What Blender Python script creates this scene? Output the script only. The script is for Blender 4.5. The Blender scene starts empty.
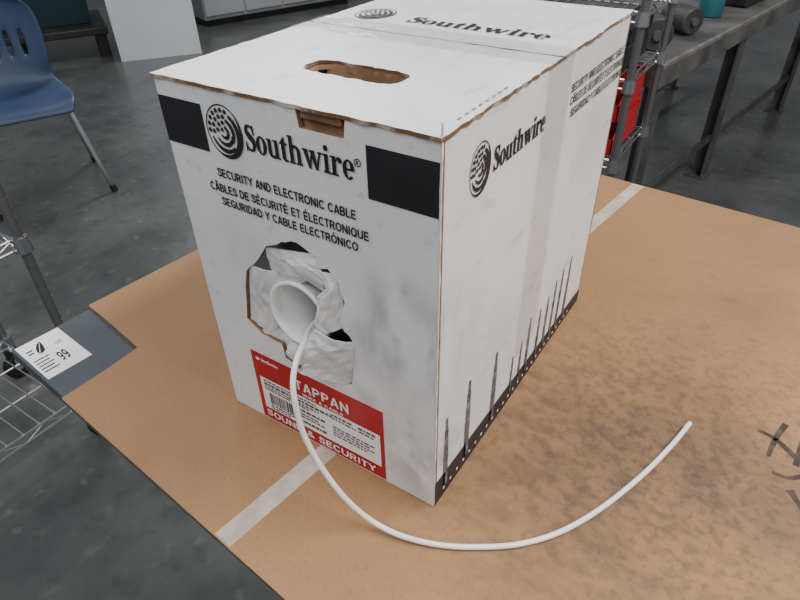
import bpy, math, random
import numpy as np
from mathutils import Vector, Matrix
random.seed(7)
SC = bpy.context.scene
COL = SC.collection
ZT = 0.92      # top of the cardboard on the table
H = 0.36       # carton height
# ---------------- camera solve
def solve():
    X=np.array([.8327,.3154,-.4550]);Y=np.array([.5532,-.5166,.6535]);Z=np.array([-.0157,-.8042,-.5943])
    U,_,Vt=np.linalg.svd(np.array([X,Y,Z])); M=U@Vt
    R0=M.T
    def rod(w):
        a=np.linalg.norm(w)
        if a<1e-12: return np.eye(3)
        k=w/a;K=np.array([[0,-k[2],k[1]],[k[2],0,-k[0]],[-k[1],k[0],0]])
        return np.eye(3)+math.sin(a)*K+(1-math.cos(a))*K@K
    obs=np.array([(152,72),(443,137),(433,507),(238,400),(632,10),(578,300)],float)
    def res(p):
        R=rod(p[:3])@R0;c=p[3:6];W,D,f=p[6],p[7],p[8]*600
        P=np.array([(-W,0,H),(0,0,H),(0,0,0),(-W,0,0),(0,D,H),(0,D,0)])
        q=(P-c)@R.T
        uv=np.stack([400+f*q[:,0]/q[:,2],300+f*q[:,1]/q[:,2]],1)
        return np.concatenate([(uv-obs).ravel(),[(f-608)*.1]])
    p=np.array([0,0,0,.172,-.289,.495,.263,.364,608/600])
    for it in range(60):
        r=res(p);J=np.zeros((len(r),9))
        for i in range(9):
            d=np.zeros(9);d[i]=1e-6;J[:,i]=(res(p+d)-r)/1e-6
        p=p-np.linalg.solve(J.T@J+1e-6*np.eye(9),J.T@r)
    return rod(p[:3])@R0,p[3:6]+np.array([0,0,ZT]),p[6],p[7],p[8]*600
R,CAMP,W,D,F=solve()
cam=bpy.data.cameras.new('camera');camo=bpy.data.objects.new('camera',cam);COL.objects.link(camo)
ax=R  # rows: right, down, forward in world
camo.matrix_world=Matrix(((ax[0][0],-ax[1][0],-ax[2][0],CAMP[0]),(ax[0][1],-ax[1][1],-ax[2][1],CAMP[1]),(ax[0][2],-ax[1][2],-ax[2][2],CAMP[2]),(0,0,0,1)))
cam.sensor_width=36;cam.lens=36*F/800;cam.clip_start=.02;SC.camera=camo
def ray(u,v): return R.T@np.array([(u-400)/F,(v-300)/F,1.0])
def onz(u,v,z): d=ray(u,v);return Vector(CAMP+d*(z-CAMP[2])/d[2])
def ony(u,v,y): d=ray(u,v);return Vector(CAMP+d*(y-CAMP[1])/d[1])
def onx(u,v,x): d=ray(u,v);return Vector(CAMP+d*(x-CAMP[0])/d[0])
def wc(x,y,z=0): return Vector((x+CAMP[0],y+CAMP[1],z))
TR=math.radians(-5.5)
A=onz(10,350,ZT-.004)
TX=Vector((math.cos(TR),math.sin(TR),0));TY=Vector((-math.sin(TR),math.cos(TR),0))
def tl(p): d=p-Vector((A.x,A.y,0));return Vector((d.dot(TX),d.dot(TY),p.z))
def stain(px,py): p=tl(onz(px,py,ZT));return (p.x,p.y,.003)
# ---------------- materials
def lin(c):
    r=[]
    for v in c:
        v/=255
        r.append(v/12.92 if v<=.04045 else ((v+.055)/1.055)**2.4)
    return (*r,1)
def mat(name,c1,c2=None,scale=8,rough=.6,metal=0,bump=0,alpha=1,detail=5,lo=.35,hi=.65,bscale=None):
    m=bpy.data.materials.new(name);m.use_nodes=True;n=m.node_tree.nodes;l=m.node_tree.links
    b=n['Principled BSDF'];b.inputs['Roughness'].default_value=rough;b.inputs['Metallic'].default_value=metal
    b.inputs['Alpha'].default_value=alpha
    tc=n.new('ShaderNodeTexCoord')
    nz=n.new('ShaderNodeTexNoise');nz.inputs['Scale'].default_value=scale;nz.inputs['Detail'].default_value=detail
    l.new(tc.outputs['Object'],nz.inputs['Vector'])
    cr=n.new('ShaderNodeValToRGB');cr.color_ramp.elements[0].position=lo;cr.color_ramp.elements[1].position=hi
    cr.color_ramp.elements[0].color=lin(c1);cr.color_ramp.elements[1].color=lin(c2 or c1)
    l.new(nz.outputs['Fac'],cr.inputs['Fac']);l.new(cr.outputs['Color'],b.inputs['Base Color'])
    if bump:
        n2=n.new('ShaderNodeTexNoise');n2.inputs['Scale'].default_value=bscale or scale*4;l.new(tc.outputs['Object'],n2.inputs['Vector'])
        bp=n.new('ShaderNodeBump');bp.inputs['Strength'].default_value=bump;bp.inputs['Distance'].default_value=.004
        l.new(n2.outputs['Fac'],bp.inputs['Height']);l.new(bp.outputs['Normal'],b.inputs['Normal'])
    return m
def layered(m,layers):
    """dirt and stains: list of (noise scale, stretch, lo, hi, colour, amount, centre or None, radius)"""
    n=m.node_tree.nodes;l=m.node_tree.links;b=n['Principled BSDF'];tc=[x for x in n if x.type=='TEX_COORD'][0]
    prev=b.inputs['Base Color'].links[0].from_socket
    for scale,vec,lo,hi,col,amt,cen,rad in layers:
        nz=n.new('ShaderNodeTexNoise');nz.inputs['Scale'].default_value=scale;nz.inputs['Detail'].default_value=7
        mp=n.new('ShaderNodeMapping');mp.inputs['Scale'].default_value=vec;l.new(tc.outputs['Object'],mp.inputs['Vector']);l.new(mp.outputs['Vector'],nz.inputs['Vector'])
        r=n.new('ShaderNodeMapRange');r.inputs[1].default_value=lo;r.inputs[2].default_value=hi;r.inputs[3].default_value=0;r.inputs[4].default_value=amt;l.new(nz.outputs['Fac'],r.inputs[0])
        fac=r.outputs[0]
        if cen:
            vm=n.new('ShaderNodeVectorMath');vm.operation='DISTANCE';l.new(tc.outputs['Object'],vm.inputs[0]);vm.inputs[1].default_value=cen
            g=n.new('ShaderNodeMapRange');g.interpolation_type='SMOOTHSTEP';g.inputs[1].default_value=0;g.inputs[2].default_value=rad;g.inputs[3].default_value=1;g.inputs[4].default_value=0;l.new(vm.outputs['Value'],g.inputs[0])
            mu=n.new('ShaderNodeMath');mu.operation='MULTIPLY';l.new(fac,mu.inputs[0]);l.new(g.outputs[0],mu.inputs[1]);fac=mu.outputs[0]
        mx=n.new('ShaderNodeMix');mx.data_type='RGBA';l.new(fac,mx.inputs['Factor']);l.new(prev,mx.inputs[6]);mx.inputs[7].default_value=lin(col);prev=mx.outputs[2]
    l.new(prev,b.inputs['Base Color']);return m
def film(name,tint,gloss,rough,milk,milkcol,var=.5,bump=.35):
    """clear sticky film: see-through, glossy, a little milky, wrinkled"""
    m=bpy.data.materials.new(name);m.use_nodes=True;n=m.node_tree.nodes;l=m.node_tree.links
    n.remove(n['Principled BSDF']);out=n['Material Output']
    tr=n.new('ShaderNodeBsdfTransparent');tr.inputs['Color'].default_value=lin(tint)
    gl=n.new('ShaderNodeBsdfGlossy');gl.inputs['Roughness'].default_value=rough
    df=n.new('ShaderNodeBsdfDiffuse');df.inputs['Color'].default_value=lin(milkcol)
    tc=n.new('ShaderNodeTexCoord');mp=n.new('ShaderNodeMapping');mp.inputs['Scale'].default_value=(1,1,.25);l.new(tc.outputs['Object'],mp.inputs['Vector'])
    nz=n.new('ShaderNodeTexNoise');nz.inputs['Scale'].default_value=45;nz.inputs['Detail'].default_value=4;l.new(mp.outputs['Vector'],nz.inputs['Vector'])
    bp=n.new('ShaderNodeBump');bp.inputs['Strength'].default_value=bump;bp.inputs['Distance'].default_value=.003;l.new(nz.outputs['Fac'],bp.inputs['Height']);l.new(bp.outputs['Normal'],gl.inputs['Normal'])
    r=n.new('ShaderNodeMapRange');r.inputs[1].default_value=.4;r.inputs[2].default_value=.68;r.inputs[3].default_value=milk*(1-var);r.inputs[4].default_value=milk*(1+var);l.new(nz.outputs['Fac'],r.inputs[0])
    m1=n.new('ShaderNodeMixShader');l.new(r.outputs[0],m1.inputs[0]);l.new(tr.outputs[0],m1.inputs[1]);l.new(df.outputs[0],m1.inputs[2])
    m2=n.new('ShaderNodeMixShader');m2.inputs[0].default_value=gloss;l.new(m1.outputs[0],m2.inputs[1]);l.new(gl.outputs[0],m2.inputs[2]);l.new(m2.outputs[0],out.inputs['Surface']);return m
M={}
M['white']=mat('carton_white',(206,207,209),(220,221,223),5,.38,bump=.05,lo=.3,hi=.55)
layered(M['white'],[(14,(1,1,.6),.55,.75,(158,158,162),.22,None,0),(22,(1,1,.5),.4,.6,(116,116,122),.8,(-.03,0,ZT+.19),.09),(30,(1,1,1),.4,.6,(126,126,128),.55,(-.01,0,ZT+.05),.08),(26,(1,1,.6),.42,.62,(132,132,137),.55,(-.065,0,ZT+.13),.08),(60,(1,.3,1),.6,.7,(160,160,160),.4,None,0)])
M['kraft_edge']=mat('kraft_edge',(104,76,52),(150,114,80),60,.9)
M['flap_edge']=mat('worn_flap_edge',(108,77,50),(184,172,158),45,.9,lo=.5,hi=.66)
M['scuffed_edge']=mat('scuffed_corner',(190,186,180),(218,217,215),60,.8)
M['kraft_in']=mat('kraft_inside',(90,66,44),(120,90,62),10,.9)
M['ink']=mat('black_ink',(20,20,24),(32,32,36),20,.5)
M['faint_ink']=mat('faint_ink',(96,96,100),(150,150,154),90,.5)
M['shaft']=mat('grey_ink',(44,44,48),(112,112,116),90,.5)
M['red']=mat('label_red',(160,15,32),(176,22,38),10,.45)
M['label']=mat('label_white',(230,228,228),None,5,.45)
M['label_ink']=mat('label_ink',(60,58,60),None,5,.5)
M['tape']=film('clear_tape',(253,252,251),.16,.1,.07,(228,227,224),.9,.8)
M['wtape']=film('table_tape',(244,240,234),.08,.18,.52,(222,214,204),.2)
M['torn']=mat('torn_paper',(196,195,194),(222,221,219),30,.8,bump=.3,bscale=70)
M['plastic_white']=mat('white_plastic',(226,226,226),None,5,.32)
M['cable']=mat('cable_jacket',(226,224,218),(234,232,228),12,.35)
M['copper']=mat('cable_core',(150,140,130),None,5,.5)
M['steel_dark']=mat('table_steel',(60,64,70),(74,78,85),6,.5,metal=.1,bump=.05)
M['steel_leg']=mat('leg_steel',(40,40,43),(58,57,57),9,.5,metal=.3)
M['bench']=mat('bench_steel',(78,77,76),(116,114,111),6,.4,metal=.3)
M['bench_leg']=mat('bench_leg_steel',(62,61,60),(92,90,88),7,.5,metal=.3)
M['bench_edge']=mat('bench_worn_edge',(124,122,120),(158,155,151),14,.35,metal=.5)
M['roll']=mat('dark_roll',(42,43,46),(60,60,62),9,.6)
M['chrome']=mat('chrome',(176,178,181),None,5,.28,metal=.95)
M['pale_chrome']=mat('pale_chrome',(188,190,193),None,5,.3,metal=.6)
M['grey_post']=mat('dull_chrome',(130,131,133),None,5,.35,metal=.8)
M['blackp']=mat('black_plastic',(20,20,22),(32,32,34),12,.5)
M['blue']=mat('blue_plastic',(42,60,90),(50,70,100),6,.45)
M['bluetote']=mat('blue_green_plastic',(28,50,60),None,6,.5)
M['redbin']=mat('red_plastic',(182,24,32),None,6,.4)
M['teal']=mat('teal_paint',(34,96,104),None,6,.4)
M['marker']=mat('marker_ink',(44,36,31),(88,68,52),70,.8,lo=.45,hi=.75)
M['wall']=mat('painted_wall',(190,192,194),(206,208,210),2,.8)
M['wallw']=mat('white_wall',(202,206,210),(212,215,218),2,.7)
M['metalbox']=mat('grey_cabinet',(150,153,156),None,3,.5)
M['card']=mat('table_cardboard',(140,103,66),(154,116,78),2.2,.66,bump=.05,bscale=90,lo=.3,hi=.7)
layered(M['card'],[(5,(1,1,1),.46,.75,(106,80,55),.5,None,0),
 (8,(1.2,.8,1),.36,.64,(76,60,47),.5,stain(590,480),.22),(8,(1.1,.9,1),.38,.64,(76,60,47),.5,stain(690,470),.28),
 (48,(.8,1.2,1),.46,.62,(58,47,38),.42,stain(600,480),.28),(130,(1,1,1),.48,.63,(54,44,36),.5,stain(670,460),.36),(60,(.4,1.3,1),.5,.66,(64,51,41),.4,stain(540,400),.22),
 (60,(.5,1,1),.56,.7,(76,60,46),.3,stain(700,380),.5),(250,(1,1,1),.55,.68,(112,84,57),.4,None,0)])
M['floor']=mat('concrete_floor',(64,66,66),(90,91,90),1.3,.26,bump=.03,bscale=40,lo=.3,hi=.7,detail=9)
layered(M['floor'],[(4,(1,1,1),.46,.72,(46,48,48),.6,None,0),(14,(1,1,1),.54,.72,(42,43,43),.4,None,0),(18,(1,1,1),.6,.75,(120,120,117),.35,None,0)])
# ---------------- mesh builder
class MB:
    def __init__(s): s.v=[];s.f=[]
    def add(s,vs,fs):
        k=len(s.v);s.v+=[tuple(v) for v in vs];s.f+=[tuple(i+k for i in f) for f in fs];return s
    def box(s,x0,x1,y0,y1,z0,z1):
        return s.add([(x0,y0,z0),(x1,y0,z0),(x1,y1,z0),(x0,y1,z0),(x0,y0,z1),(x1,y0,z1),(x1,y1,z1),(x0,y1,z1)],[(0,3,2,1),(4,5,6,7),(0,1,5,4),(1,2,6,5),(2,3,7,6),(3,0,4,7)])
    def prism(s,poly,z0,z1):
        n=len(poly);return s.add([(p[0],p[1],z0) for p in poly]+[(p[0],p[1],z1) for p in poly],[tuple(range(n))[::-1],tuple(range(n,2*n))]+[(i,(i+1)%n,n+(i+1)%n,n+i) for i in range(n)])
    def poly(s,pts): return s.add(pts,[tuple(range(len(pts)))])
    def tube(s,pts,r,n=8,cap=True):
        pts=[Vector(p) for p in pts];rr=r if isinstance(r,(list,tuple)) else [r]*len(pts)
        up=Vector((0,0,1));t0=(pts[1]-pts[0]).normalized()
        if abs(t0.dot(up))>.9: up=Vector((1,0,0))
        a=t0.cross(up).normalized();vs=[]
        for i,p in enumerate(pts):
            t=(pts[min(i+1,len(pts)-1)]-pts[max(i-1,0)]).normalized()
            a=(a-t*a.dot(t)).normalized();b=t.cross(a)
            for k in range(n):
                q=2*math.pi*k/n;vs.append(p+(a*math.cos(q)+b*math.sin(q))*rr[i])
        fs=[(i*n+k,i*n+(k+1)%n,(i+1)*n+(k+1)%n,(i+1)*n+k) for i in range(len(pts)-1) for k in range(n)]
        if cap: fs+=[tuple(range(n))[::-1],tuple(range((len(pts)-1)*n,len(pts)*n))]
        return s.add(vs,fs)
    def lathe(s,prof,mtx,n=32,close=False):
        vs=[];m=len(prof)
        for k in range(n):
            q=2*math.pi*k/n
            for r,z in prof: vs.append(mtx@Vector((r*math.cos(q),r*math.sin(q),z)))
        fs=[]
        for k in range(n):
            for i in range(m-1 if not close else m):
                j=(i+1)%m;fs.append((k*m+i,((k+1)%n)*m+i,((k+1)%n)*m+j,k*m+j))
        return s.add(vs,fs)
    def build(s,name,m,parent=None,local=False,smooth=False,bevel=0,solid=0,subsurf=0):
        me=bpy.data.meshes.new(name);me.from_pydata(s.v,[],s.f);me.update()
        o=bpy.data.objects.new(name,me);COL.objects.link(o);me.materials.append(m)
        if smooth:
            for p in me.polygons: p.use_smooth=True
        if parent:
            o.parent=parent
            if not local and parent.type=='EMPTY': o.matrix_parent_inverse=parent.matrix_basis.inverted()
        if solid: d=o.modifiers.new('thick','SOLIDIFY');d.thickness=solid;d.offset=0
        if subsurf: d=o.modifiers.new('sub','SUBSURF');d.levels=subsurf;d.render_levels=subsurf
        if bevel: d=o.modifiers.new('bevel','BEVEL');d.width=bevel;d.segments=2;d.limit_method='ANGLE'
        return o
def tag(o,label=None,cat=None,group=None,kind=None):
    if label:o['label']=label
    if cat:o['category']=cat
    if group:o['group']=group
    if kind:o['kind']=kind
    return o
def empty(name,loc,rz=0,sc=1):
    o=bpy.data.objects.new(name,None);COL.objects.link(o);o.empty_display_size=.05
    o.matrix_basis=Matrix.Translation(Vector(loc))@Matrix.Rotation(rz,4,'Z')@Matrix.Scale(sc,4);return o
def curve_mesh(cu):
    o=bpy.data.objects.new('tmp',cu);COL.objects.link(o);bpy.context.view_layer.update()
    me=bpy.data.meshes.new_from_object(o.evaluated_get(bpy.context.evaluated_depsgraph_get()))
    vs=[v.co.copy() for v in me.vertices];fs=[tuple(p.vertices) for p in me.polygons];ns=[p.normal.copy() for p in me.polygons]
    bpy.data.objects.remove(o);bpy.data.meshes.remove(me);bpy.data.curves.remove(cu);return vs,fs,ns
def panel(name,outer,holes,t,mapf,m,edge,parent):
    cu=bpy.data.curves.new('p','CURVE');cu.dimensions='2D';cu.fill_mode='BOTH';cu.extrude=t/2
    for lp in [outer]+holes:
        sp=cu.splines.new('POLY');sp.points.add(len(lp)-1);sp.use_cyclic_u=True
        for q,p in zip(sp.points,lp): q.co=(p[0],p[1],0,1)
    vs,fs,ns=curve_mesh(cu)
    me=bpy.data.meshes.new(name);me.from_pydata([mapf(*v) for v in vs],[],fs);me.materials.append(m);me.materials.append(edge)
    for p,nn in zip(me.polygons,ns): p.material_index=0 if abs(nn.z)>.5 else 1
    o=bpy.data.objects.new(name,me);COL.objects.link(o);o.parent=parent;o.matrix_parent_inverse=parent.matrix_basis.inverted();return o
# ---------------- lettering
def cat_(pts,n=5):
    out=[];P=[pts[0]]+list(pts)+[pts[-1]]
    for i in range(1,len(P)-2):
        for k in range(n):
            t=k/n;a,b,c,d=[np.array(P[j],float) for j in (i-1,i,i+1,i+2)]
            out.append(.5*((2*b)+(-a+c)*t+(2*a-5*b+4*c-d)*t*t+(-a+3*b-3*c+d)*t**3))
    out.append(np.array(P[-2],float));return out
def rect(a,b,c,d): return [(a,c),(b,c),(b,d),(a,d)]
def sector(cx,cy,ro,ri,a0,a1,n=24):
    q=[]
    for k in range(n):
        p=[math.radians(a0+(a1-a0)*(k+e)/n) for e in (0,1)]
        q.append([(cx+ro[0]*math.cos(p[0]),cy+ro[1]*math.sin(p[0])),(cx+ro[0]*math.cos(p[1]),cy+ro[1]*math.sin(p[1])),(cx+ri[0]*math.cos(p[1]),cy+ri[1]*math.sin(p[1])),(cx+ri[0]*math.cos(p[0]),cy+ri[1]*math.sin(p[0]))])
    return q
def disc(cx,cy,r,n=12,ry=None): return [(cx+r*math.cos(2*math.pi*k/n),cy+(ry or r)*math.sin(2*math.pi*k/n)) for k in range(n)]
def strokeq(pw,smooth=True):
    s=cat_(pw) if smooth else [np.array(p,float) for p in pw];q=[];L=[]
    for i in range(len(s)):
        a=s[max(i-1,0)][:2];b=s[min(i+1,len(s)-1)][:2];t=(b-a)/np.linalg.norm(b-a);n=np.array([-t[1],t[0]])
        L.append((s[i][:2]+n*s[i][2]/2,s[i][:2]-n*s[i][2]/2))
    for i in range(len(L)-1): q.append([tuple(L[i][0]),tuple(L[i+1][0]),tuple(L[i+1][1]),tuple(L[i][1])])
    return q
def arc(cx,cy,rx,ry,a0,a1,n=12): return [(cx+rx*math.cos(math.radians(a0+(a1-a0)*k/n)),cy+ry*math.sin(math.radians(a0+(a1-a0)*k/n))) for k in range(n+1)]
def ink(mb,Q,o,ux,uy,sx,sy):
    """lays printed shapes on a face, each a hair above the one before so overlapping strokes never coincide"""
    n=ux.cross(uy)
    for i,q in enumerate(Q):
        A2=sum(q[k][0]*q[(k+1)%len(q)][1]-q[(k+1)%len(q)][0]*q[k][1] for k in range(len(q)))
        if A2<0: q=q[::-1]
        mb.poly([o+ux*(px*sx)+uy*(py*sy)+n*(i*2e-6) for px,py in q])
def sans():
    G={};st=[(.1,0),(.1,1)]
    A=[[(.07,0),(.33,.96)],[(.37,.96),(.63,0)],[(.27,.93),(.43,.93)],[(.18,.3),(.52,.3)]];G['A']=(.7,A)
    G['B']=(.68,[st,[(.1,.92)]+arc(.36,.72,.18,.2,90,-90,8)+[(.1,.52)],[(.1,.52)]+arc(.38,.3,.2,.22,90,-90,8)+[(.1,.08)]])
    G['C']=(.73,[arc(.39,.5,.3,.42,40,320,18)])
    G['D']=(.72,[st,[(.1,.92)]+arc(.3,.5,.32,.42,90,-90,12)+[(.1,.08)]])
    E=[st,[(.1,.92),(.58,.92)],[(.1,.51),(.54,.51)],[(.1,.08),(.6,.08)]];G['E']=(.64,E)
    G['G']=(.78,[arc(.39,.5,.3,.42,40,330,18),[(.42,.47),(.68,.47)],[(.68,.55),(.68,0)]])
    G['I']=(.26,[[(.13,0),(.13,1)]])
    G['L']=(.58,[st,[(.1,.08),(.56,.08)]])
    G['N']=(.72,[st,[(.62,0),(.62,1)],[(.1,.95),(.62,.05)]])
    O=[arc(.39,.5,.3,.42,0,360,24)];G['O']=(.78,O)
    P=[st,[(.1,.92)]+arc(.36,.7,.2,.22,90,-90,8)+[(.1,.48)]];G['P']=(.66,P)
    G['Q']=(.78,O+[[(.45,.26),(.7,.0)]])
    G['R']=(.7,P+[[(.36,.48),(.6,0)]])
    G['S']=(.66,[[tuple(p) for p in cat_([(.55,.7),(.48,.87),(.32,.92),(.17,.87),(.12,.73),(.19,.6),(.34,.52),(.49,.43),(.55,.28),(.47,.13),(.32,.08),(.15,.13),(.09,.3)],3)]])
    G['T']=(.62,[[(.02,.92),(.6,.92)],[(.31,0),(.31,.95)]])
    G['U']=(.72,[[(.1,1)]+arc(.36,.34,.26,.26,180,360,10)+[(.62,1)]])
    G['Y']=(.68,[[(.05,1),(.34,.45),(.63,1)],[(.34,.5),(.34,0)]])
    G['W']=(.94,[[(.06,1),(.26,.06),(.47,.94),(.68,.06),(.88,1)]])
    G['&']=(.76,[[tuple(p) for p in cat_([(.7,.03),(.27,.6),(.2,.8),(.33,.93),(.47,.8),(.38,.62),(.15,.4),(.11,.2),(.28,.07),(.48,.16),(.64,.44)],3)]])
    G['\u00c9']=(.64,E+[[(.26,1.1),(.44,1.26)]]);G['\u00d3']=(.78,O+[[(.32,1.1),(.5,1.26)]])
    G['\u00c2']=(.7,A+[[(.2,1.1),(.35,1.24),(.5,1.1)]])
    G['9']=(.62,[arc(.31,.68,.2,.25,0,360,18),[(.51,.68),(.5,.42),(.42,.16),(.28,.07),(.12,.14)]])
    G[' ']=(.3,[]);return G
SF=sans()
def text(mb,s,o,ux,uy,w,h,sw=.17,gap=.05):
    """one printed line in upright sans capitals: left end of baseline o, directions ux/uy, total width w, capital height h"""
    x=0;Q=[]
    for ch in s:
        a,ps=SF[ch]
        for p in ps:
            for i in range(len(p)-1):
                (x0,y0),(x1,y1)=p[i],p[i+1];L=math.hypot(x1-x0,y1-y0)
                if L<1e-6: continue
                nx,ny=-(y1-y0)/L*sw/2,(x1-x0)/L*sw/2
                Q.append([(x+x0+nx,y0+ny),(x+x1+nx,y1+ny),(x+x1-nx,y1-ny),(x+x0-nx,y0-ny)])
                if i: Q.append(disc(x+x0,y0,sw/2,6))
        x+=a+gap
    ink(mb,Q,o,ux,uy,w/x,h)
def serif():
    G={}
    G['S']=(.56,strokeq([(.47,.74,.06),(.43,.9,.09),(.29,.95,.1),(.17,.92,.14),(.12,.79,.19),(.16,.67,.23),(.29,.55,.27),(.43,.42,.24),(.46,.26,.2),(.4,.11,.14),(.28,.05,.1),(.15,.09,.09),(.06,.24,.05)])+[rect(.45,.53,.64,1),rect(.0,.08,0,.35)])
    G['o']=(.58,sector(.29,.34,(.285,.355),(.09,.29),0,360,32))
    G['u']=(.68,[rect(.06,.25,.18,.68),rect(0,.25,.61,.68),rect(.41,.6,0,.68),rect(.34,.6,.61,.68),rect(.41,.68,0,.07)]+sector(.3,.2,(.24,.215),(.05,.12),180,325,14))
    G['t']=(.42,[[(.08,.13),(.28,.13),(.28,.92),(.08,.74)],rect(0,.4,.6,.68)]+sector(.27,.15,(.19,.165),(.0,.08),180,325,12))
    G['h']=(.7,[rect(.06,.25,0,1),rect(0,.25,.93,1),rect(0,.31,0,.07),rect(.43,.62,0,.46),rect(.37,.68,0,.07)]+sector(.34,.45,(.28,.245),(.09,.14),0,165,16))
    G['w']=(.98,[[(.03,.68),(.25,.68),(.41,.0),(.27,.0)],[(.29,.0),(.38,.0),(.51,.55),(.44,.66)],[(.37,.68),(.59,.68),(.75,0),(.61,0)],[(.63,0),(.72,0),(.93,.68),(.82,.68)],rect(0,.29,.61,.68),rect(.34,.63,.61,.68),rect(.76,.98,.61,.68)])
    G['i']=(.34,[rect(.07,.26,0,.68),rect(0,.26,.61,.68),rect(0,.34,0,.07),disc(.17,.88,.11)])
    G['r']=(.54,[rect(.07,.26,0,.68),rect(0,.26,.61,.68),rect(0,.35,0,.07),disc(.45,.56,.1)]+sector(.4,.43,(.17,.26),(.14,.15),60,180,10))
    G['e']=(.54,sector(.28,.34,(.275,.355),(.09,.29),0,318,30)+[rect(.1,.55,.31,.385)])
    return G
SG=serif()
def logotype(mb,o,ux,uy,w,h):
    x=0;Q=[]
    for ch in 'Southwire':
        a,qs=SG[ch];Q+=[[(px+x,py) for px,py in q] for q in qs];x+=a+.02
    ink(mb,Q,o,ux,uy,w/x,h)
def emblem(mb,o,ux,uy,rx,ry):
    """round mark: a closed thin ring heavier at lower right, curved strands sweeping round the right, dense round strand ends at upper left"""
    Q=[]
    n=48
    for k in range(n):
        P=[]
        for e in (0,1):
            a=2*math.pi*(k+e)/n;w=.05+.15*max(0,math.cos(a+.7));P.append((math.cos(a),math.sin(a),1-w))
        Q.append([(P[0][0],P[0][1]),(P[1][0],P[1][1]),(P[1][0]*P[1][2],P[1][1]*P[1][2]),(P[0][0]*P[0][2],P[0][1]*P[0][2])])
    def strand(r0,r1,a0,a1,w0,w1):
        pw=[]
        for e in range(17):
            t=e/16;a=math.radians(a0+(a1-a0)*t);rr=r0+(r1-r0)*t
            pw.append((rr*math.cos(a),rr*math.sin(a),w0+(w1-w0)*math.sin(math.pi*(.08+.72*t))))
        a=math.radians(a1);return strokeq(pw,False)+[disc(r1*math.cos(a),r1*math.sin(a),.075,10)]
    Q+=strand(.76,.7,-160,-52,.03,.17);Q+=strand(.8,.72,-66,56,.03,.2);Q+=strand(.5,.44,-150,-20,.03,.16);Q+=strand(.52,.47,-42,64,.03,.18);Q+=strand(.22,.2,-150,60,.03,.15)
    for r,ds,dr in ((.79,(74,92,110,128,146,164,182),.092),(.57,(84,109,134,159,184),.09),(.35,(92,132,172),.088),(.13,(140,),.085)):
        for d in ds: a=math.radians(d);Q.append(disc(r*math.cos(a),r*math.sin(a),dr,10))
    ink(mb,Q,o,ux,uy,rx,ry)
# ---------------- setting
def structure(o): o['kind']='structure';return o
structure(MB().box(-9,5,-4,10,-.1,0).build('floor',M['floor']))
structure(MB().box(-9,5,10,10.2,0,3.6).build('wall_back',M['wall']))
structure(MB().box(-9.2,-9,-4,10,0,3.6).build('wall_left',M['wall']))
a=onz(122,62,0);b=onz(202,53,0);dx=(b-a).normalized();nx=Vector((-dx.y,dx.x,0))
poly=[a,b,b+nx*.5,a+nx*.5]
structure(MB().prism([(p.x,p.y) for p in poly],0,3.4).build('wall_column',M['wallw']))
# ---------------- work table
TL,TD=1.83,.905
table=empty('work_table',(A.x,A.y,0),TR)
tag(table,'dark grey steel work table under the cardboard, lot sticker on its bare corner','table')
tt=MB().box(0,TL,0,TD,ZT-.022,ZT-.004).build('table_top',M['steel_dark'],table,True,bevel=.002)
for x in (.32,TL-.32):
    for y in (.28,TD-.12):
        MB().box(x-.025,x+.025,y-.025,y+.025,0,ZT-.022).build('leg',M['steel_leg'],table,True,bevel=.003)
ap=MB()
for y in (.27,TD-.13): ap.box(.345,TL-.345,y,y+.02,ZT-.11,ZT-.022)
for x in (.31,TL-.33): ap.box(x,x+.02,.305,TD-.145,ZT-.11,ZT-.022)
ap.build('apron',M['steel_leg'],table,True)
# sticker on the corner
z=ZT-.0036
cs=[tl(onz(*p,z)) for p in ((17,350),(57,326),(91,355),(47,380))]
sx0=(cs[0].x+cs[1].x)/2;sx1=(cs[2].x+cs[3].x)/2;sy0=(cs[0].y+cs[3].y)/2;sy1=(cs[1].y+cs[2].y)/2
st=MB().box(sx0,sx1,sy0,sy1,ZT-.004,z).build('lot_sticker',M['label'],table,True)
tag(st,'white printed lot sticker with a number')
sw=sx1-sx0;sh=sy1-sy0
q=MB();ux=Vector((0,1,0));uy=Vector((-1,0,0));zz=z+.0003
def sp(s,t): return Vector((sx1-t*sw,sy0+s*sh,zz))   # s along reading, t up
text(q,'99',sp(.5,.2),ux,uy,sh*.22,sw*.25,.17)
text(q,'LOT',sp(.68,.62),ux,uy,sh*.16,sw*.08,.13)
for k in range(5): q.poly([sp(.06,.16+.08*k),sp(.4-.05*(k%2),.16+.08*k),sp(.4-.05*(k%2),.185+.08*k),sp(.06,.185+.08*k)])
lf=[(.28,.62),(.36,.6),(.43,.64),(.47,.74),(.49,.9),(.4,.86),(.32,.78),(.28,.7)]
q.poly([sp(*p) for p in lf])
q.poly([sp(.09,.76),sp(.24,.76),sp(.24,.79),sp(.09,.79)]);q.poly([sp(.09,.68),sp(.22,.68),sp(.22,.71),sp(.09,.71)])
lt=q.build('sticker_lettering',M['ink'],st,True)
q=MB();q.poly([Vector((p.x,p.y,p.z+.0002)) for p in (sp(.3,.635),sp(.315,.63),sp(.47,.87),sp(.455,.86))]);q.build('leaf_vein',M['label'],st,True)
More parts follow.
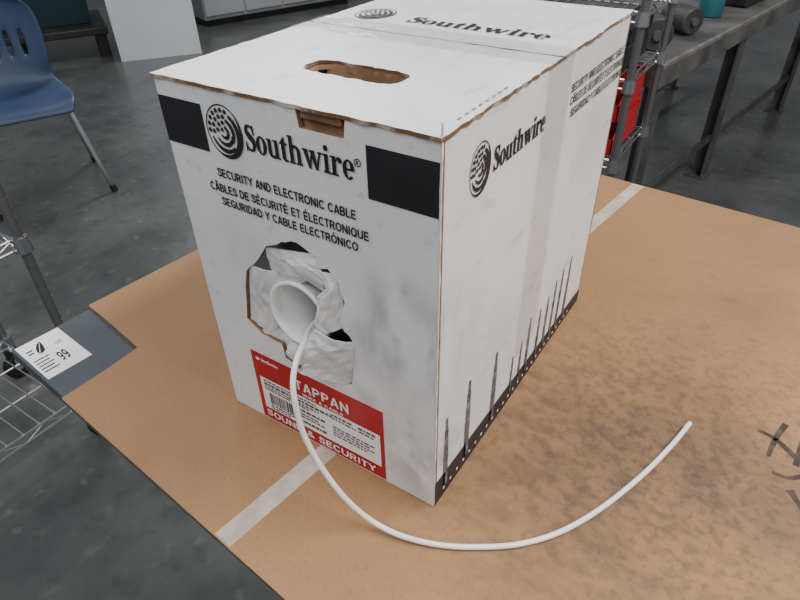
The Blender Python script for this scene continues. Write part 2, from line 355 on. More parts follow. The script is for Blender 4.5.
# cardboard sheet
sheet=empty('cardboard_sheet',(A.x,A.y,ZT-.004),TR)
tag(sheet,'stained brown cardboard sheet covering the work table, one corner cut away','cardboard sheet')
out=[(.139,-.003),(.3,-.003),(.7,-.004),(TL+.004,-.003),(TL+.003,TD),(1.0,TD),(.5,TD-.002),(-.001,TD-.003),(-.002,.4),(-.003,.108),(.06,.105),(.13,.1),(.136,.05)]
o=panel('sheet',[Vector((p[0],p[1])) for p in out],[],.0036,lambda x,y,w:Vector((x,y,w+.0020)),M['card'],M['kraft_edge'],sheet)
o.matrix_parent_inverse=Matrix.Identity(4)
def sheetpart(mb,name,m): return mb.build(name,m,sheet,True)
t0=tl(onz(260,508,ZT));t1=tl(onz(616,204,ZT))
q=MB();zz=.00395;hw=.0105
n=24
f=lambda y:t0.x+(t1.x-t0.x)*(y-t0.y)/(t1.y-t0.y)
for k in range(n):
    y0=-.002+(TD-.003)*k/n;y1=-.002+(TD-.003)*(k+1)/n
    q.add([(f(y0)-hw,y0,zz),(f(y0)+hw,y0,zz),(f(y1)+hw,y1,zz),(f(y1)-hw,y1,zz)],[(0,1,2,3)])
tag(sheetpart(q,'seam_tape',M['wtape']),'whitish tape along the seam of the sheet')
for s in ([(758,430),(774,438),(790,452),(806,468)],[(786,424),(776,438),(768,456)],[(808,432),(800,448),(796,466)],[(772,472),(790,478),(812,474)],[(790,490),(800,506),(812,526)]):
    P=[tl(onz(*p,ZT)) for p in s];q=MB()
    for i,e in enumerate(strokeq([(p.x,p.y,.0066*random.uniform(.6,1.25)) for p in P])): q.poly([(x,y,.00393+i*2e-6) for x,y in e])
    sheetpart(q,'marker_scribble',M['marker'])
# ---------------- carton
T=.004
box=empty('cable_carton',(-W/2,D/2,ZT))
tag(box,'white printed cardboard carton dispensing white cable, torn hole in its front','carton')
TT=.003
Ht=H-TT
fv=lambda px,py:(lambda p:(p.x,p.z-ZT))(ony(px,py,0))
sv=lambda px,py:(lambda p:(p.y,p.z-ZT))(onx(px,py,0))
tv=lambda px,py:(lambda p:(p.x,p.y))(onz(px,py,ZT+H))
hole0=[fv(*p) for p in ((266,247),(280,241),(297,243),(317,257),(315,268),(328,270),(339,285),(344,302),(338,322),(345,332),(356,346),(353,385),(340,383),(328,380),(318,369),(304,373),(286,358),(281,344),(264,334),(248,318),(246,270),(257,261))]
hole=[]
for i in range(len(hole0)):
    a=Vector(hole0[i]);b=Vector(hole0[(i+1)%len(hole0)])
    for k in range(3):
        p=a+(b-a)*k/3;hole.append((p.x+random.uniform(-.0013,.0013),p.y+random.uniform(-.0013,.0013)))
nc=fv(318,104)[0]
fo=[(-W,0.0004),(0,0.0004),(0,Ht),(nc+.021,Ht),(nc+.019,Ht-.013),(nc-.019,Ht-.013),(nc-.021,Ht),(-W,Ht)]
fp=panel('front_panel',fo,[hole],T,lambda x,y,w:Vector((x,T/2+w,ZT+y)),M['white'],M['kraft_edge'],box)
rp=panel('side_panel',[(T,0.0004),(D-T,0.0004),(D-T,Ht),(T,Ht)],[],T,lambda x,y,w:Vector((-T/2-w,x,ZT+y)),M['white'],M['kraft_edge'],box)
panel('side_panel',[(T,0.0004),(D-T,0.0004),(D-T,Ht),(T,Ht)],[],T,lambda x,y,w:Vector((-W+T/2-w,x,ZT+y)),M['white'],M['kraft_edge'],box)
panel('back_panel',[(-W,0.0004),(0,0.0004),(0,Ht),(-W,Ht)],[],T,lambda x,y,w:Vector((x,D-T/2+w,ZT+y)),M['white'],M['kraft_edge'],box)
MB().box(-W+T,-T,T,D-T,ZT+.0005,ZT+T).build('bottom_panel',M['kraft_in'],box)
c0=tv(302,66);c1=tv(411,77);hcx,hcy=(c0[0]+c1[0])/2,(c0[1]+c1[1])/2;hl=abs(c1[0]-c0[0])/2;hh=.0155
hand=[]
base=[]
for (sx,sy,a0) in ((1,1,0),(-1,1,90),(-1,-1,180),(1,-1,270)):
    for k in range(5):
        a=math.radians(a0+k*22.5);base.append(Vector((hcx+sx*(hl-.012)+.012*math.cos(a),hcy+sy*(hh-.011)+.011*math.sin(a))))
for i in range(len(base)):
    a=base[i];b=base[(i+1)%len(base)];n=max(1,int((b-a).length/.004))
    for k in range(n):
        p=a+(b-a)*k/n;hand.append((p.x+random.uniform(-.0009,.0009),p.y+random.uniform(-.0012,.0012)))
yS=D/2
def ragged(pts,amp=.0012,step=.012):
    out=[]
    for i in range(len(pts)):
        a=Vector(pts[i]);b=Vector(pts[(i+1)%len(pts)]);n=max(1,int((b-a).length/step))
        for k in range(n):
            p=a+(b-a)*k/n;out.append((p.x+random.uniform(-amp,amp)*.6,p.y+random.uniform(-amp,amp)*.6))
    return out
tf=panel('top_flap',ragged([(-W-.001,-.0015),(.001,-.0015),(.0012,yS-.001),(-W-.001,yS-.001)],.0015,.008),[hand],TT,lambda x,y,w:Vector((x,y,ZT+H-TT/2+w)),M['white'],M['flap_edge'],box)
tb=panel('top_flap',ragged([(-W-.001,yS+.001),(.0012,yS+.001),(.001,D+.001),(-W-.001,D+.001)],.0015,.008),[],TT,lambda x,y,w:Vector((x,y,ZT+H-TT/2+w)),M['white'],M['flap_edge'],box)
# corrugated layer seen in the handle slot
q=MB()
def slotpt(k,inset,z):
    a=Vector(hand[k%len(hand)]);d=Vector((a.x-hcx,a.y-hcy))
    return Vector((a.x-(math.copysign(inset,d.x) if abs(d.x)>hl-.008 else 0),a.y-math.copysign(inset,d.y),ZT+H+z))
L=len(hand)
for k in range(L): q.add([slotpt(k,.0012,-TT),slotpt(k+1,.0012,-TT),slotpt(k+1,.0022,-TT-.0035),slotpt(k,.0022,-TT-.0035)],[(0,1,2,3)])
q.build('corrugated_layer',M['kraft_edge'],box)
q=MB().box(nc-.0185,nc+.0185,T+.0004,T+.004,ZT+Ht-.03,ZT+Ht-.0005);q.box(nc-.017,nc+.017,.0005,T+.0006,ZT+Ht-.0055,ZT+Ht-.0005);q.build('tuck_tab',M['kraft_edge'],box)
q=MB().add([(hcx-hl+.006,hcy+hh+.001,ZT+H-TT),(hcx+hl-.006,hcy+hh+.001,ZT+H-TT),(hcx+hl-.012,hcy+.002,ZT+H-.03),(hcx-hl+.012,hcy+.002,ZT+H-.03)],[(0,1,2,3)])
q.build('hand_hole_flap',M['kraft_in'],box,solid=.003)
# scuffed corner
q=MB();k=0;z0=.004
prev=[.0006,.0006]
while z0<Ht-.004:
    z1=z0+random.uniform(.006,.02);w1=[max(.0002,random.gauss(.0007,.0004)) for _ in (0,1)]
    q.add([(-prev[0],-.0004,ZT+z0),(.0004,-.0004,ZT+z0),(.0004,-.0004,ZT+z1),(-w1[0],-.0004,ZT+z1),(.0004,prev[1],ZT+z0),(.0004,w1[1],ZT+z1)],[(0,1,2,3),(1,4,5,2)])
    prev=w1;z0=z1
q.build('scuffed_corner',M['scuffed_edge'],box)
# ink
FX=Vector((1,0,0));UZ=Vector((0,0,1));SYv=Vector((0,1,0))
def fpt(u,v,e=.0005): return Vector((u,-e,ZT+v))
def spt(u,v,e=.0005): return Vector((e,u,ZT+v))
def tpt(u,v,e=.0005): return Vector((u,v,ZT+H+e))
def ftext(mb,s,p0,p1,h,sw=.17):
    a=fv(*p0);b=fv(*p1);text(mb,s,fpt(a[0],(a[1]+b[1])/2),FX,UZ,b[0]-a[0],h,sw)
for cs in (((157,94),(202,104),(208,151),(168,139)),((366,147),(442,161),(441,217),(369,201))):
    P=[fv(*p) for p in cs];u0=(P[0][0]+P[3][0])/2;u1=(P[1][0]+P[2][0])/2;v1=(P[0][1]+P[1][1])/2;v0=(P[2][1]+P[3][1])/2
    if u0<-W*.8:u0=-W
    if u1>-.01:u1=-.001
    MB().box(u0,u1,-.0005,-.0001,ZT+v0,ZT+v1).build('printed_block',M['ink'],box)
q=MB();e=fv(225,132);e2=fv(225,157);e3=fv(243,135);emblem(q,fpt(*e),FX,UZ,abs(e3[0]-e[0]),abs(e2[1]-e[1]));q.build('emblem',M['ink'],box)
q=MB();a=fv(248,151);b=fv(356,180);vb=(a[1]+b[1])/2;logotype(q,fpt(a[0],vb),FX,UZ,b[0]-a[0],.0208);q.build('logo_lettering',M['ink'],box)
q=MB();
for s in sector(0,0,(1,1),(.75,.75),0,360,16): q.poly([fpt(b[0]+.0024+x*.003,vb+.0135+y*.003) for x,y in s])
text(q,'R',fpt(b[0]+.0012,vb+.012),FX,UZ,.0024,.003,.2);q.build('registered_mark',M['ink'],box)
q=MB();ftext(q,'SECURITY AND ELECTRONIC CABLE',(219,176),(358,219),.0074,.19);q.build('product_lettering',M['ink'],box)
q=MB();ftext(q,'C\u00c2BLES DE S\u00c9CURIT\u00c9 ET \u00c9LECTRONIQUE',(212,189),(371,240),.0074,.19);q.build('product_lettering',M['ink'],box)
q=MB();ftext(q,'SEGURIDAD Y CABLE ELECTR\u00d3NICO',(224,206),(360,249),.0074,.19);q.build('product_lettering',M['ink'],box)
# side print
q=MB();e=sv(480,169);emblem(q,spt(*e),SYv,UZ,.0158,.0198);q.build('emblem',M['ink'],box)
q=MB();a=sv(493,166);b=sv(543,135);logotype(q,spt(a[0],(a[1]+b[1])/2),SYv,UZ,b[0]-a[0],.0185);q.build('logo_lettering',M['ink'],box)
for s,p0,p1 in (('SECURITY AND ELECTRONIC CABLE',(571,91),(622,54)),('C\u00c2BLES DE S\u00c9CURIT\u00c9 ET \u00c9LECTRONIQUE',(570,102),(622,65)),('SEGURIDAD Y CABLE ELECTR\u00d3NICO',(570,113),(620,77))):
    q=MB();a=sv(*p0);b=sv(*p1);text(q,s,spt(a[0],(a[1]+b[1])/2),SYv,UZ,b[0]-a[0],.0075,.18);q.build('product_lettering',M['ink'],box)
q=MB();q.poly([spt(0,0.001),spt(D-.001,.001),spt(D-.001,.02),spt(0,.033)]);q.build('printed_border',M['ink'],box)
q=MB()
for k in range(26):
    u=.016+k*.0128
    q.poly([spt(u+.0018*math.cos(i*1.047),.012+.002*math.sin(i*1.047)-k*.0001,.0009) for i in range(6)])
q.build('border_dots',M['label'],box)
for px,yt,w in ((447,418,.004),(470,380,.0046),(497,352,.005),(513,356,.003),(522,340,.003),(531,318,.0038),(541,308,.0036),(549,296,.0038),(557,280,.0036),(564,268,.0036),(572,256,.0038)):
    u,v=sv(px,yt);q=MB();b0=.012
    Q=[rect(u-w,u-w*.25,b0,v*.52),rect(u-w*.05,u+w,b0,v*.52),rect(u-w*1.12,u+w*1.12,v*.525,v*.55),rect(u-w*.9,u-w*.1,v*.56,v*.7),rect(u+w*.1,u+w*.9,v*.56,v*.7),rect(u-w*1.0,u+w*1.0,v*.705,v*.725),rect(u-w*.72,u-w*.05,v*.735,v*.87),rect(u+w*.12,u+w*.72,v*.735,v*.87),[(u-w*.5,v*.875),(u+w*.5,v*.875),(u+w*.34,v),(u-w*.34,v)]]
    ink(q,Q,spt(0,0),SYv,UZ,1,1)
    q.build('printed_shaft',M['shaft'],box)
# top print
q=MB();e=tv(376,14);emblem(q,tpt(*e),FX,SYv,.02,.024);q.build('emblem',M['ink'],box)
q=MB();a=tv(402,23);b=tv(549,39);logotype(q,tpt(a[0],(a[1]+b[1])/2),FX,SYv,b[0]-a[0],.022);q.build('logo_lettering',M['ink'],box)
q=MB()
for k in range(8):
    y=.028+k*.0095;q.poly([tpt(-.0062,y),tpt(-.0042,y),tpt(-.0042,y+.0045),tpt(-.0062,y+.0045)])
q.build('printed_dashes',M['faint_ink'],box)
# clear tape over the top seam, down the right side
q=MB();tw=.027
def taperun(P):
    for i in range(len(P)-1):
        a,b=P[i],P[i+1]
        q.add([(a[0],yS-tw,a[1]),(b[0],yS-tw,b[1]),(b[0],yS+tw,b[1]),(a[0],yS+tw,a[1])],[(0,1,2,3)])
taperun([(-W-.002,ZT+H-.12),(-W-.002,ZT+H+.001),(.0022,ZT+H+.001),(.0013,ZT+H-T-.004),(.0013,ZT+.06)])
tag(q.build('packing_tape',M['tape'],box),'clear packing tape over the top seam and down the side')
# red shipping label
L=[fv(*p) for p in ((250,352),(382,408),(387,486),(267,417))]
lu0=(L[0][0]+L[3][0])/2;lu1=(L[1][0]+L[2][0])/2;lv1=(L[0][1]+L[1][1])/2;lv0=max(.0025,(L[2][1]+L[3][1])/2);lw=lu1-lu0;lh=lv1-lv0
lab=MB().box(lu0,lu1,-.0006,-.0001,ZT+lv0,ZT+lv1).build('product_label',M['red'],box);tag(lab,'red and white printed label')
def lp(s,t,e=.0009): return fpt(lu0+s*lw,lv1-t*lh,e)
def lrect(mb,s0,s1,t0,t1,e=.0009): mb.poly([lp(s0,t1,e),lp(s1,t1,e),lp(s1,t0,e),lp(s0,t0,e)])
q=MB();lrect(q,.04,.975,.345,.815);q.build('label_panel',M['label'],lab)
q=MB();text(q,'TAPPAN',lp(.35,.255),FX,UZ,lw*.42,lh*.13,.16,.12);q.build('label_lettering',M['label'],lab)
q=MB();text(q,'WIRE & CABLE',lp(.4,.325),FX,UZ,lw*.32,lh*.036,.16);q.build('label_lettering',M['label'],lab)
q=MB();logotype(q,lp(.085,.1,.0009),FX,UZ,lw*.14,lh*.05);q.poly([lp(.055+.018*math.cos(i*.785),.083+.022*math.sin(i*.785)) for i in range(8)][::-1]);q.build('label_emblem',M['label'],lab)
q=MB();text(q,'SOUND & SECURITY',lp(.04,.945),FX,UZ,lw*.9,lh*.095,.17,.07);q.build('label_lettering',M['label'],lab)
q=MB();x=.1
while x<.3:
    w=random.choice((.004,.007,.011));lrect(q,x,x+w,.55,.72,.0013);x+=w+random.choice((.005,.008))
q.build('barcode',M['label_ink'],lab)
q=MB()
for s0,s1,t0,h in ((.07,.5,.37,.02),(.07,.62,.41,.032),(.07,.52,.46,.02),(.07,.44,.495,.02),(.62,.78,.38,.028),(.82,.94,.38,.028),(.62,.8,.43,.02),(.82,.93,.43,.02),(.1,.3,.735,.022),(.1,.26,.775,.018),(.62,.93,.56,.02),(.62,.9,.6,.02),(.62,.93,.64,.02),(.62,.88,.68,.02),(.34,.56,.55,.03),(.34,.5,.61,.02),(.34,.55,.65,.02),(.34,.56,.72,.034)):
    xx=s0
    while xx<s1:
        w=random.uniform(.012,.04);lrect(q,xx,min(xx+w,s1),t0,t0+h,.0013);xx+=w+.008
q.build('fine_print',M['label_ink'],lab)
# white guide tube in the hole
c=fv(298,316);tcx,tcz=c[0],ZT+c[1]
ax_=Vector((.0,-1,.05)).normalized();mt=Matrix.Translation(Vector((tcx,.0095,tcz)))@ax_.to_track_quat('Z','Y').to_matrix().to_4x4()
r0=.0315
MB().lathe([(r0,-.09),(r0,.004),(r0+.0018,.0075),(r0+.0016,.0095),(r0-.0005,.0105),(r0-.0026,.0085),(r0-.0036,-.09)],mt,48,True).build('guide_tube',M['plastic_white'],box,smooth=True)
# torn flaps
def flap(h0,h1,t0,t1,dep,bulge=.002,rag=.003,n=9,hy=.0022):
    q=MB();a=Vector((*fv(*h0),hy));b=Vector((*fv(*h1),hy));c=Vector((*fv(*t0),dep[0]));d=Vector((*fv(*t1),dep[1]));vs=[]
    f1,f2=random.uniform(3,5),random.uniform(0,6)
    jj=[random.uniform(-1,1) for _ in range(n)]
    for i in range(n):
        for j in range(n):
            s=i/(n-1);t=j/(n-1);p=(a*(1-s)+b*s)*(1-t)+(c*(1-s)+d*s)*t
            p=p+(d-c).normalized()*rag*t*jj[(i+3)%n]*.3+(c-a).normalized()*rag*t*jj[i]
            p.z+=random.uniform(-1,1)*.0009*(t>0)-bulge*math.sin(math.pi*t)*(.6+.4*math.sin(s*f1+f2))
            vs.append(Vector((p.x,p.z+.001,ZT+p.y)))
    q.add(vs,[(i*n+j,(i+1)*n+j,(i+1)*n+j+1,i*n+j+1) for i in range(n-1) for j in range(n-1)])
    return q.build('torn_flap',M['torn'],box,smooth=False,solid=.0014)
flap((247,265),(249,320),(276,276),(272,336),(.004,.004),.004,.006)
flap((263,249),(318,257),(272,288),(322,290),(.006,.004),.004,.007)
flap((336,276),(345,328),(316,270),(324,334),(.000,-.002),.004,.008)
flap((358,345),(351,387),(318,326),(308,364),(-.006,-.014),.006,.009)
flap((332,382),(285,360),(330,348),(286,343),(.000,.006),.004,.006)
flap((282,357),(258,333),(292,345),(270,324),(.009,.009),.002,.003)
# ---------------- cable
pts=[Vector((tcx+.006,.16,tcz+.03)),Vector((tcx+.010,.09,tcz+.006)),Vector((tcx+.011,.045,tcz-.006))]
for p,y in (((313,325),.010),((304,342),-.022),((296,362),-.042),((293,385),-.054),((297,412),-.06),((305,437),-.062),((322,468),-.062),((346,499),-.058)): pts.append(ony(*p,y))
rc=.0025
for p,h in (((372,521),.011),((402,536),.005),((440,545),.0031),((480,547),rc),((520,544),rc),((560,532),rc),((600,509),rc),((640,477),.003),((670,447),.0045),((690,423),.0065)): pts.append(onz(*p,ZT+h))
path=[Vector(p) for p in cat_([tuple(p) for p in pts],8)]
cab=empty('cable',path[-1]-Vector((0,0,.0065)));tag(cab,'round white cable curving out of the carton onto the cardboard','cable')
MB().tube(path,rc,14).build('cable_jacket',M['cable'],cab,smooth=True)
dd=(path[-1]-path[-2]).normalized()
MB().tube([path[-1]-dd*.002,path[-1]+dd*.0012],.0014,10).build('cable_core',M['copper'],cab)
# ---------------- wire cart at left
def wire_shelf(mb,x0,x1,y0,y1,z,step=.028,along='x'):
    for zz in (z,z-.028):
        for a,b in (((x0,y0),(x1,y0)),((x1,y0),(x1,y1)),((x1,y1),(x0,y1)),((x0,y1),(x0,y0))): mb.tube([(*a,zz),(*b,zz)],.0038,6)
    if along=='x':
        n=int((y1-y0)/step)
        for k in range(1,n): y=y0+(y1-y0)*k/n;mb.tube([(x0,y,z+.003),(x1,y,z+.003)],.0022,5)
        for k in (.33,.67): x=x0+(x1-x0)*k;mb.tube([(x,y0,z-.002),(x,y1,z-.002)],.003,5)
    else:
        n=int((x1-x0)/step)
        for k in range(1,n): x=x0+(x1-x0)*k/n;mb.tube([(x,y0,z+.003),(x,y1,z+.003)],.0022,5)
        for k in (.33,.67): y=y0+(y1-y0)*k;mb.tube([(x0,y,z-.002),(x1,y,z-.002)],.003,5)
    for (xa,ya,xb,yb) in ((x0,y0,x1,y0),(x0,y1,x1,y1),(x0,y0,x0,y1),(x1,y0,x1,y1)):
        L=math.hypot(xb-xa,yb-ya);n=max(4,int(L/.06));P=[]
        for k in range(n+1): P.append((xa+(xb-xa)*k/n,ya+(yb-ya)*k/n,z-(.028 if k%2 else 0)))
        mb.tube(P,.0022,5)
def wire_cart(name,x0,x1,y0,y1,zs,top,casters,along,label,pm,sm,step):
    r=empty(name,((x0+x1)/2,(y0+y1)/2,0));tag(r,label,'wire shelf')
    for x in (x0,x1):
        for y in (y0,y1):
            q=MB();zb=.11 if casters else 0;q.tube([(x,y,zb),(x,y,top)],.0125,14)
            k=zb+.04
            while k<top: q.tube([(x,y,k),(x,y,k+.003)],.0132,14);k+=.0254
            q.build('post',pm,r,smooth=False)
            if casters:
                cs=MB().box(x-.012,x+.012,y-.02,y+.02,.088,.11).build('caster',M['blackp'],r)
                q=MB();q.lathe([(.0,-.014),(.04,-.014),(.046,-.009),(.046,.009),(.04,.014),(0,.014)],Matrix.Translation((x,y,.046))@Matrix.Rotation(math.pi/2,4,'Y'),24);q.build('wheel',M['blackp'],cs,smooth=True)
                MB().box(x-.022,x-.018,y-.012,y+.012,.04,.09).box(x+.018,x+.022,y-.012,y+.012,.04,.09).box(x-.022,x+.022,y-.012,y+.012,.086,.09).build('fork',M['chrome'],cs)
    for z in zs:
        q=MB();wire_shelf(q,x0+.012,x1-.012,y0+.012,y1-.012,z,step,along)
        for x in (x0,x1):
            for y in (y0,y1): q.lathe([(.0135,-.032),(.021,-.032),(.0175,.006),(.0135,.006)],Matrix.Translation((x,y,z)),14)
        q.build('shelf',sm,r)
    return r
p=onz(24,248,.655)
wire_cart('wire_cart',p.x-.46,p.x,p.y-.9,p.y,(.16,.68),1.5,True,'x','chrome wire shelf cart on black casters beside the corner with the sticker',M['grey_post'],M['chrome'],.045)
# ---------------- rack with red bins behind
p=wc(-.445,1.93)
rack=wire_cart('wire_rack',p.x-.92,p.x,p.y,p.y+.36,(.15,.57,.83,1.02),1.45,False,'y','chrome wire storage rack behind the carton, holding red bins',M['grey_post'],M['chrome'],.028)
def red_bin(x,y,z,lab):
    r=empty('parts_bin',(x,y,z));tag(r,lab,'bin','red bins on the rack')
    w,d,h,t=.15,.27,.105,.004;q=MB()
    q.box(-w/2,w/2,-d/2,d/2,0,t);q.box(-w/2,w/2,d/2-t,d/2,t,h)
    for s in (-1,1):
        x0=s*w/2;x1=s*(w/2-t);pr=[(-d/2,t),(d/2-t,t),(d/2-t,h),(-d/2+.08,h),(-d/2,h*.5)]
        q.add([(x0,a,b) for a,b in pr]+[(x1,a,b) for a,b in pr],[(0,1,2,3,4),(9,8,7,6,5)]+[(i,(i+1)%5,5+(i+1)%5,5+i) for i in range(5)])
    q.box(-w/2,w/2,-d/2,-d/2+t,t,h*.5);q.build('bin_body',M['redbin'],r,True)
    MB().box(-w/2-.004,w/2+.004,d/2-t,d/2+.006,h-.012,h+.003).build('rim',M['redbin'],r,True)
red_bin(p.x-.098,p.y+.165,.577,'lower red plastic bin in the stack on the wire rack')
red_bin(p.x-.1,p.y+.17,.688,'upper red plastic bin in the stack on the wire rack')
def case(x,y,z,w,d,h,lab,rz=0,grp='black cases on the rack'):
    r=empty('tool_case',(x,y,z),rz);tag(r,lab,'case',grp)
    MB().box(-w/2,w/2,-d/2,d/2,0,h*.6).build('case_body',M['blackp'],r,True,bevel=.01)
    MB().box(-w/2-.003,w/2+.003,-d/2-.003,d/2+.003,h*.6,h).build('lid',M['blackp'],r,True,bevel=.01)
    for s in (-1,1): MB().box(s*w*.28-.014,s*w*.28+.014,-d/2-.01,-d/2-.003,h*.45,h*.75).build('latch',M['grey_post'],r,True)
case(p.x-.17,p.y+.18,.157,.28,.26,.2,'black latched case on the bottom shelf of the wire rack')
case(p.x-.17,p.y+.18,.837,.26,.26,.13,'black latched case on the wire shelf above the red bins')
# ---------------- steel bench
bo=wc(-.44,2.36);BR=-math.atan2(.222,1.283)
bench=empty('steel_bench',(bo.x,bo.y,0),BR);tag(bench,'worn grey steel workbench behind the wire rack','workbench')
BL,BW,BZ=2.7,.8,.77
MB().box(-BW,0,0,BL,BZ-.085,BZ).build('bench_top',M['bench'],bench,True,bevel=.004)
MB().box(-.014,.0015,-.001,BL,BZ-.012,BZ+.0015).build('worn_edge',M['bench_edge'],bench,True)
for y in (.06,.94,2.2):
    for x in (-.05,-BW+.05):
        MB().prism([(x+.036,y-.036),(x+.036,y+.036),(x-.036,y+.036),(x-.036,y+.028),(x+.028,y+.028),(x+.028,y-.036)],0.008,BZ-.085).build('leg',M['bench_leg'],bench,True)
        MB().box(x-.05,x+.05,y-.045,y+.05,0,.008).build('foot_plate',M['bench_leg'],bench,True)
for x in (-.03,-BW+.05):
    for y0,y1 in ((.1,.9),(.98,2.16)): MB().box(x-.006,x+.006,y0,y1,.2,.235).build('rail',M['bench_leg'],bench,True)
MB().box(-BW+.1,-.1,.1,2.15,BZ-.12,BZ-.085).build('drawer_tray',M['steel_leg'],bench,True)
def onbench(x,y):
    v=Matrix.Rotation(BR,3,'Z')@Vector((x,y,0));return bo.x+v.x,bo.y+v.y
def roll(x,y,rr,h,rz,lab):
    a,b=onbench(x,y);r=empty('cylinder_part',(a,b,BZ+.002),BR+rz);tag(r,lab,'cylinder','dark cylinders on the bench')
    mt=Matrix.Translation((0,0,rr))@Matrix.Rotation(math.pi/2,4,'Y')
    MB().lathe([(0,-h/2),(rr*.88,-h/2),(rr,-h/2+.006),(rr,h/2-.006),(rr*.88,h/2),(0,h/2)],mt,28).build('body',M['roll'],r,True)
    MB().lathe([(0,-h/2-.012),(rr*.28,-h/2-.012),(rr*.3,-h/2-.002),(rr*.3,h/2+.002),(rr*.28,h/2+.012),(0,h/2+.012)],mt,20).build('hub',M['bench'],r,True)
roll(-.15,.2,.06,.16,-.9,'dark grey cylinder lying nearest on the steel workbench')
roll(-.16,.5,.052,.15,-.5,'dark grey cylinder lying second along the steel workbench')
roll(-.38,.42,.05,.14,-.2,'dark grey cylinder lying toward the back of the steel workbench')
a,b=onbench(-.17,.86)
r=empty('oil_can',(a,b,BZ+.002));tag(r,'teal metal can standing on the steel workbench','can')
MB().lathe([(0,0),(.05,0),(.052,.004),(.052,.12),(.046,.13),(.016,.16),(.014,.19),(0,.19)],Matrix.Identity(4),24).build('can_body',M['teal'],r,True,smooth=True)
MB().lathe([(0,.188),(.018,.188),(.018,.21),(0,.212)],Matrix.Identity(4),16).build('cap',M['blackp'],r,True)
a,b=onbench(-.2,1.25);case(a,b,BZ+.002,.22,.3,.12,'black latched case on the steel workbench beyond the teal can',BR,None)
# ---------------- blue chair
cp=wc(-3.18+.03,1.35+.07)
ch=empty('plastic_chair',cp,math.radians(67),1.06);tag(ch,'blue plastic shell chair with chrome legs','chair')
prof=[(-.22,.41,.19),(-.21,.435,.205),(-.17,.447,.22),(-.1,.445,.228),(-.02,.436,.23),(.06,.43,.225),(.13,.433,.215),(.17,.45,.2),(.195,.485,.192),(.21,.53,.195),(.222,.58,.2),(.232,.63,.207),(.242,.69,.21),(.25,.74,.208),(.257,.785,.195),(.26,.81,.17),(.26,.825,.13)]
nS=22;vs=[];fs=[]
for i,(y,z,hw) in enumerate(prof):
    back=min(1,max(0,(z-.45)/.1)) if i>6 else 0
    for j in range(nS):
        s=-1+2*j/(nS-1);vs.append((s*hw,y-.045*s*s*back,z+.018*abs(s)**3*(1-back)*(1 if i>1 else 0)))
for i in range(len(prof)-1):
    for j in range(nS-1):
        if i in(10,11) and j in (4,7,10,13,16): continue
        fs.append((i*nS+j,i*nS+j+1,(i+1)*nS+j+1,(i+1)*nS+j))
MB().add(vs,fs).build('shell',M['blue'],ch,True,smooth=True,solid=.007,subsurf=1)
for sx in (-1,1):
    for (y0,y1) in ((-.12,-.2),(.1,.24)):
        lg=MB().tube([(sx*.12,y0*.7,.424),(sx*.165,y0,.415),(sx*.185,y0*1.05,.38),(sx*.25,y1,.012)],.0115,12).build('leg',M['pale_chrome'],ch,True,smooth=True)
        MB().tube([(sx*.247,y1*.99,.03),(sx*.2522,y1*1.005,0)],.015,12).build('foot_cap',M['blackp'],lg,True)
MB().tube([(-.15,-.1,.414),(.15,-.1,.414)],.01,8).tube([(-.15,.09,.414),(.15,.09,.414)],.01,8).build('seat_brace',M['pale_chrome'],ch,True)
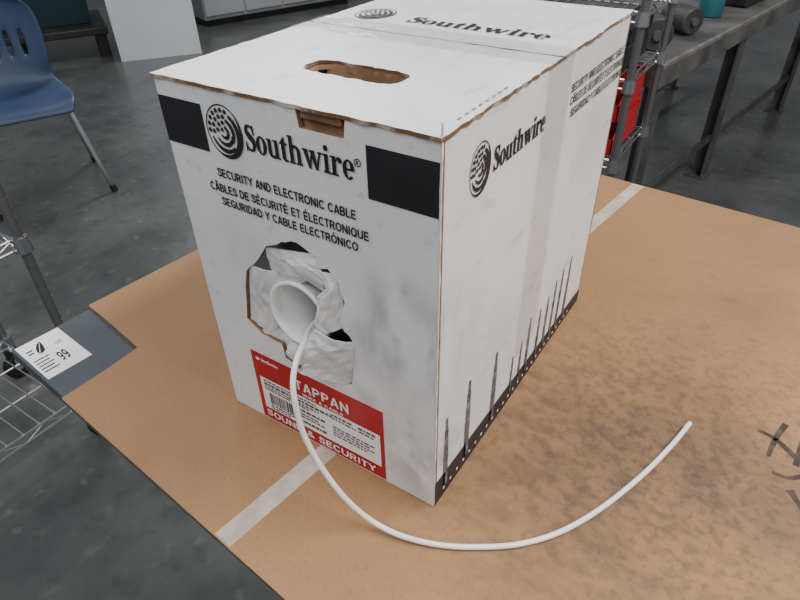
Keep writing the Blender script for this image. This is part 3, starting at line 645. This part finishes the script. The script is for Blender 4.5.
# ---------------- far left clutter
p=onz(72,62,0);RZ=math.radians(60)
def onplat(x,y): v=Matrix.Rotation(RZ,3,'Z')@Vector((x,y,0));return p+v
r=empty('low_platform',p,RZ);tag(r,'low dark platform behind the blue chair','platform')
MB().box(-1.2,.35,.0,.8,.18,.24).build('deck',M['steel_leg'],r,True,bevel=.01)
for x in (-1.1,-.4,.25): MB().box(x,x+.08,.05,.75,0,.18).build('skid',M['blackp'],r,True)
def tote(x,y,m,lab,w,d,h):
    q=onplat(x,y);r=empty('storage_tote',(q.x,q.y,.246),RZ);tag(r,lab,'tote')
    MB().add([(-w,-d,0),(w,-d,0),(w,d,0),(-w,d,0),(-w*1.12,-d*1.12,h),(w*1.12,-d*1.12,h),(w*1.12,d*1.12,h),(-w*1.12,d*1.12,h)],[(0,3,2,1),(0,1,5,4),(1,2,6,5),(2,3,7,6),(3,0,4,7)]).build('tote_body',m,r,True,solid=.006)
    MB().box(-w*1.17,w*1.17,-d*1.17,d*1.17,h+.004,h+.025).build('lid',m,r,True,bevel=.006)
tote(.0,.42,M['bluetote'],'dark blue-green lidded tote on the low dark platform',.24,.2,.36)
tote(-.72,.42,M['blackp'],'black lidded tote on the low dark platform',.3,.22,.34)
a=onz(207,28,0);b=onz(352,3,0)
r=empty('metal_cabinet',(a.x,a.y,0),math.atan2((b-a).y,(b-a).x));tag(r,'long grey metal cabinet standing far behind the carton','cabinet')
w=(b-a).length
MB().box(0,w,0,.6,.06,1.3).build('cabinet_body',M['metalbox'],r,True,bevel=.01)
MB().box(.03,w-.03,.04,.56,0,.06).build('plinth',M['blackp'],r,True)
for i in range(4):
    d=MB().box(.01+i*w/4,w/4-.01+i*w/4,-.02,0,.1,1.26).build('door',M['metalbox'],r,True,bevel=.005)
    hx=(w/4-.08 if i%2==0 else .06)+i*w/4
    MB().box(hx,hx+.02,-.045,-.02,.5,.66).build('handle',M['chrome'],d,True)
# ---------------- light
def area(name,loc,sx,sy,e,rot=(0,0,0),col=(1,1,1)):
    l=bpy.data.lights.new(name,'AREA');l.shape='RECTANGLE';l.size=sx;l.size_y=sy;l.energy=e;l.color=col
    o=bpy.data.objects.new(name,l);o.location=loc;o.rotation_euler=rot;COL.objects.link(o)
area('overhead_lamp',(1.3,.9,3.3),.5,2.2,134,col=(1,.97,.93))
area('overhead_lamp',(-1.4,-1.1,3.3),.5,2.2,58,col=(.94,.97,1))
area('overhead_lamp',(-3.5,3.4,3.4),.5,2.4,105,col=(.98,.99,1))
area('overhead_lamp',(1.5,-1.5,2.8),.5,1.4,38,col=(1,.98,.95))  # added fill, no real fixture: brightens the carton's right side
w=bpy.data.worlds.new('world');SC.world=w;w.use_nodes=True
w.node_tree.nodes['Background'].inputs[0].default_value=(.94,.97,1,1);w.node_tree.nodes['Background'].inputs[1].default_value=.34
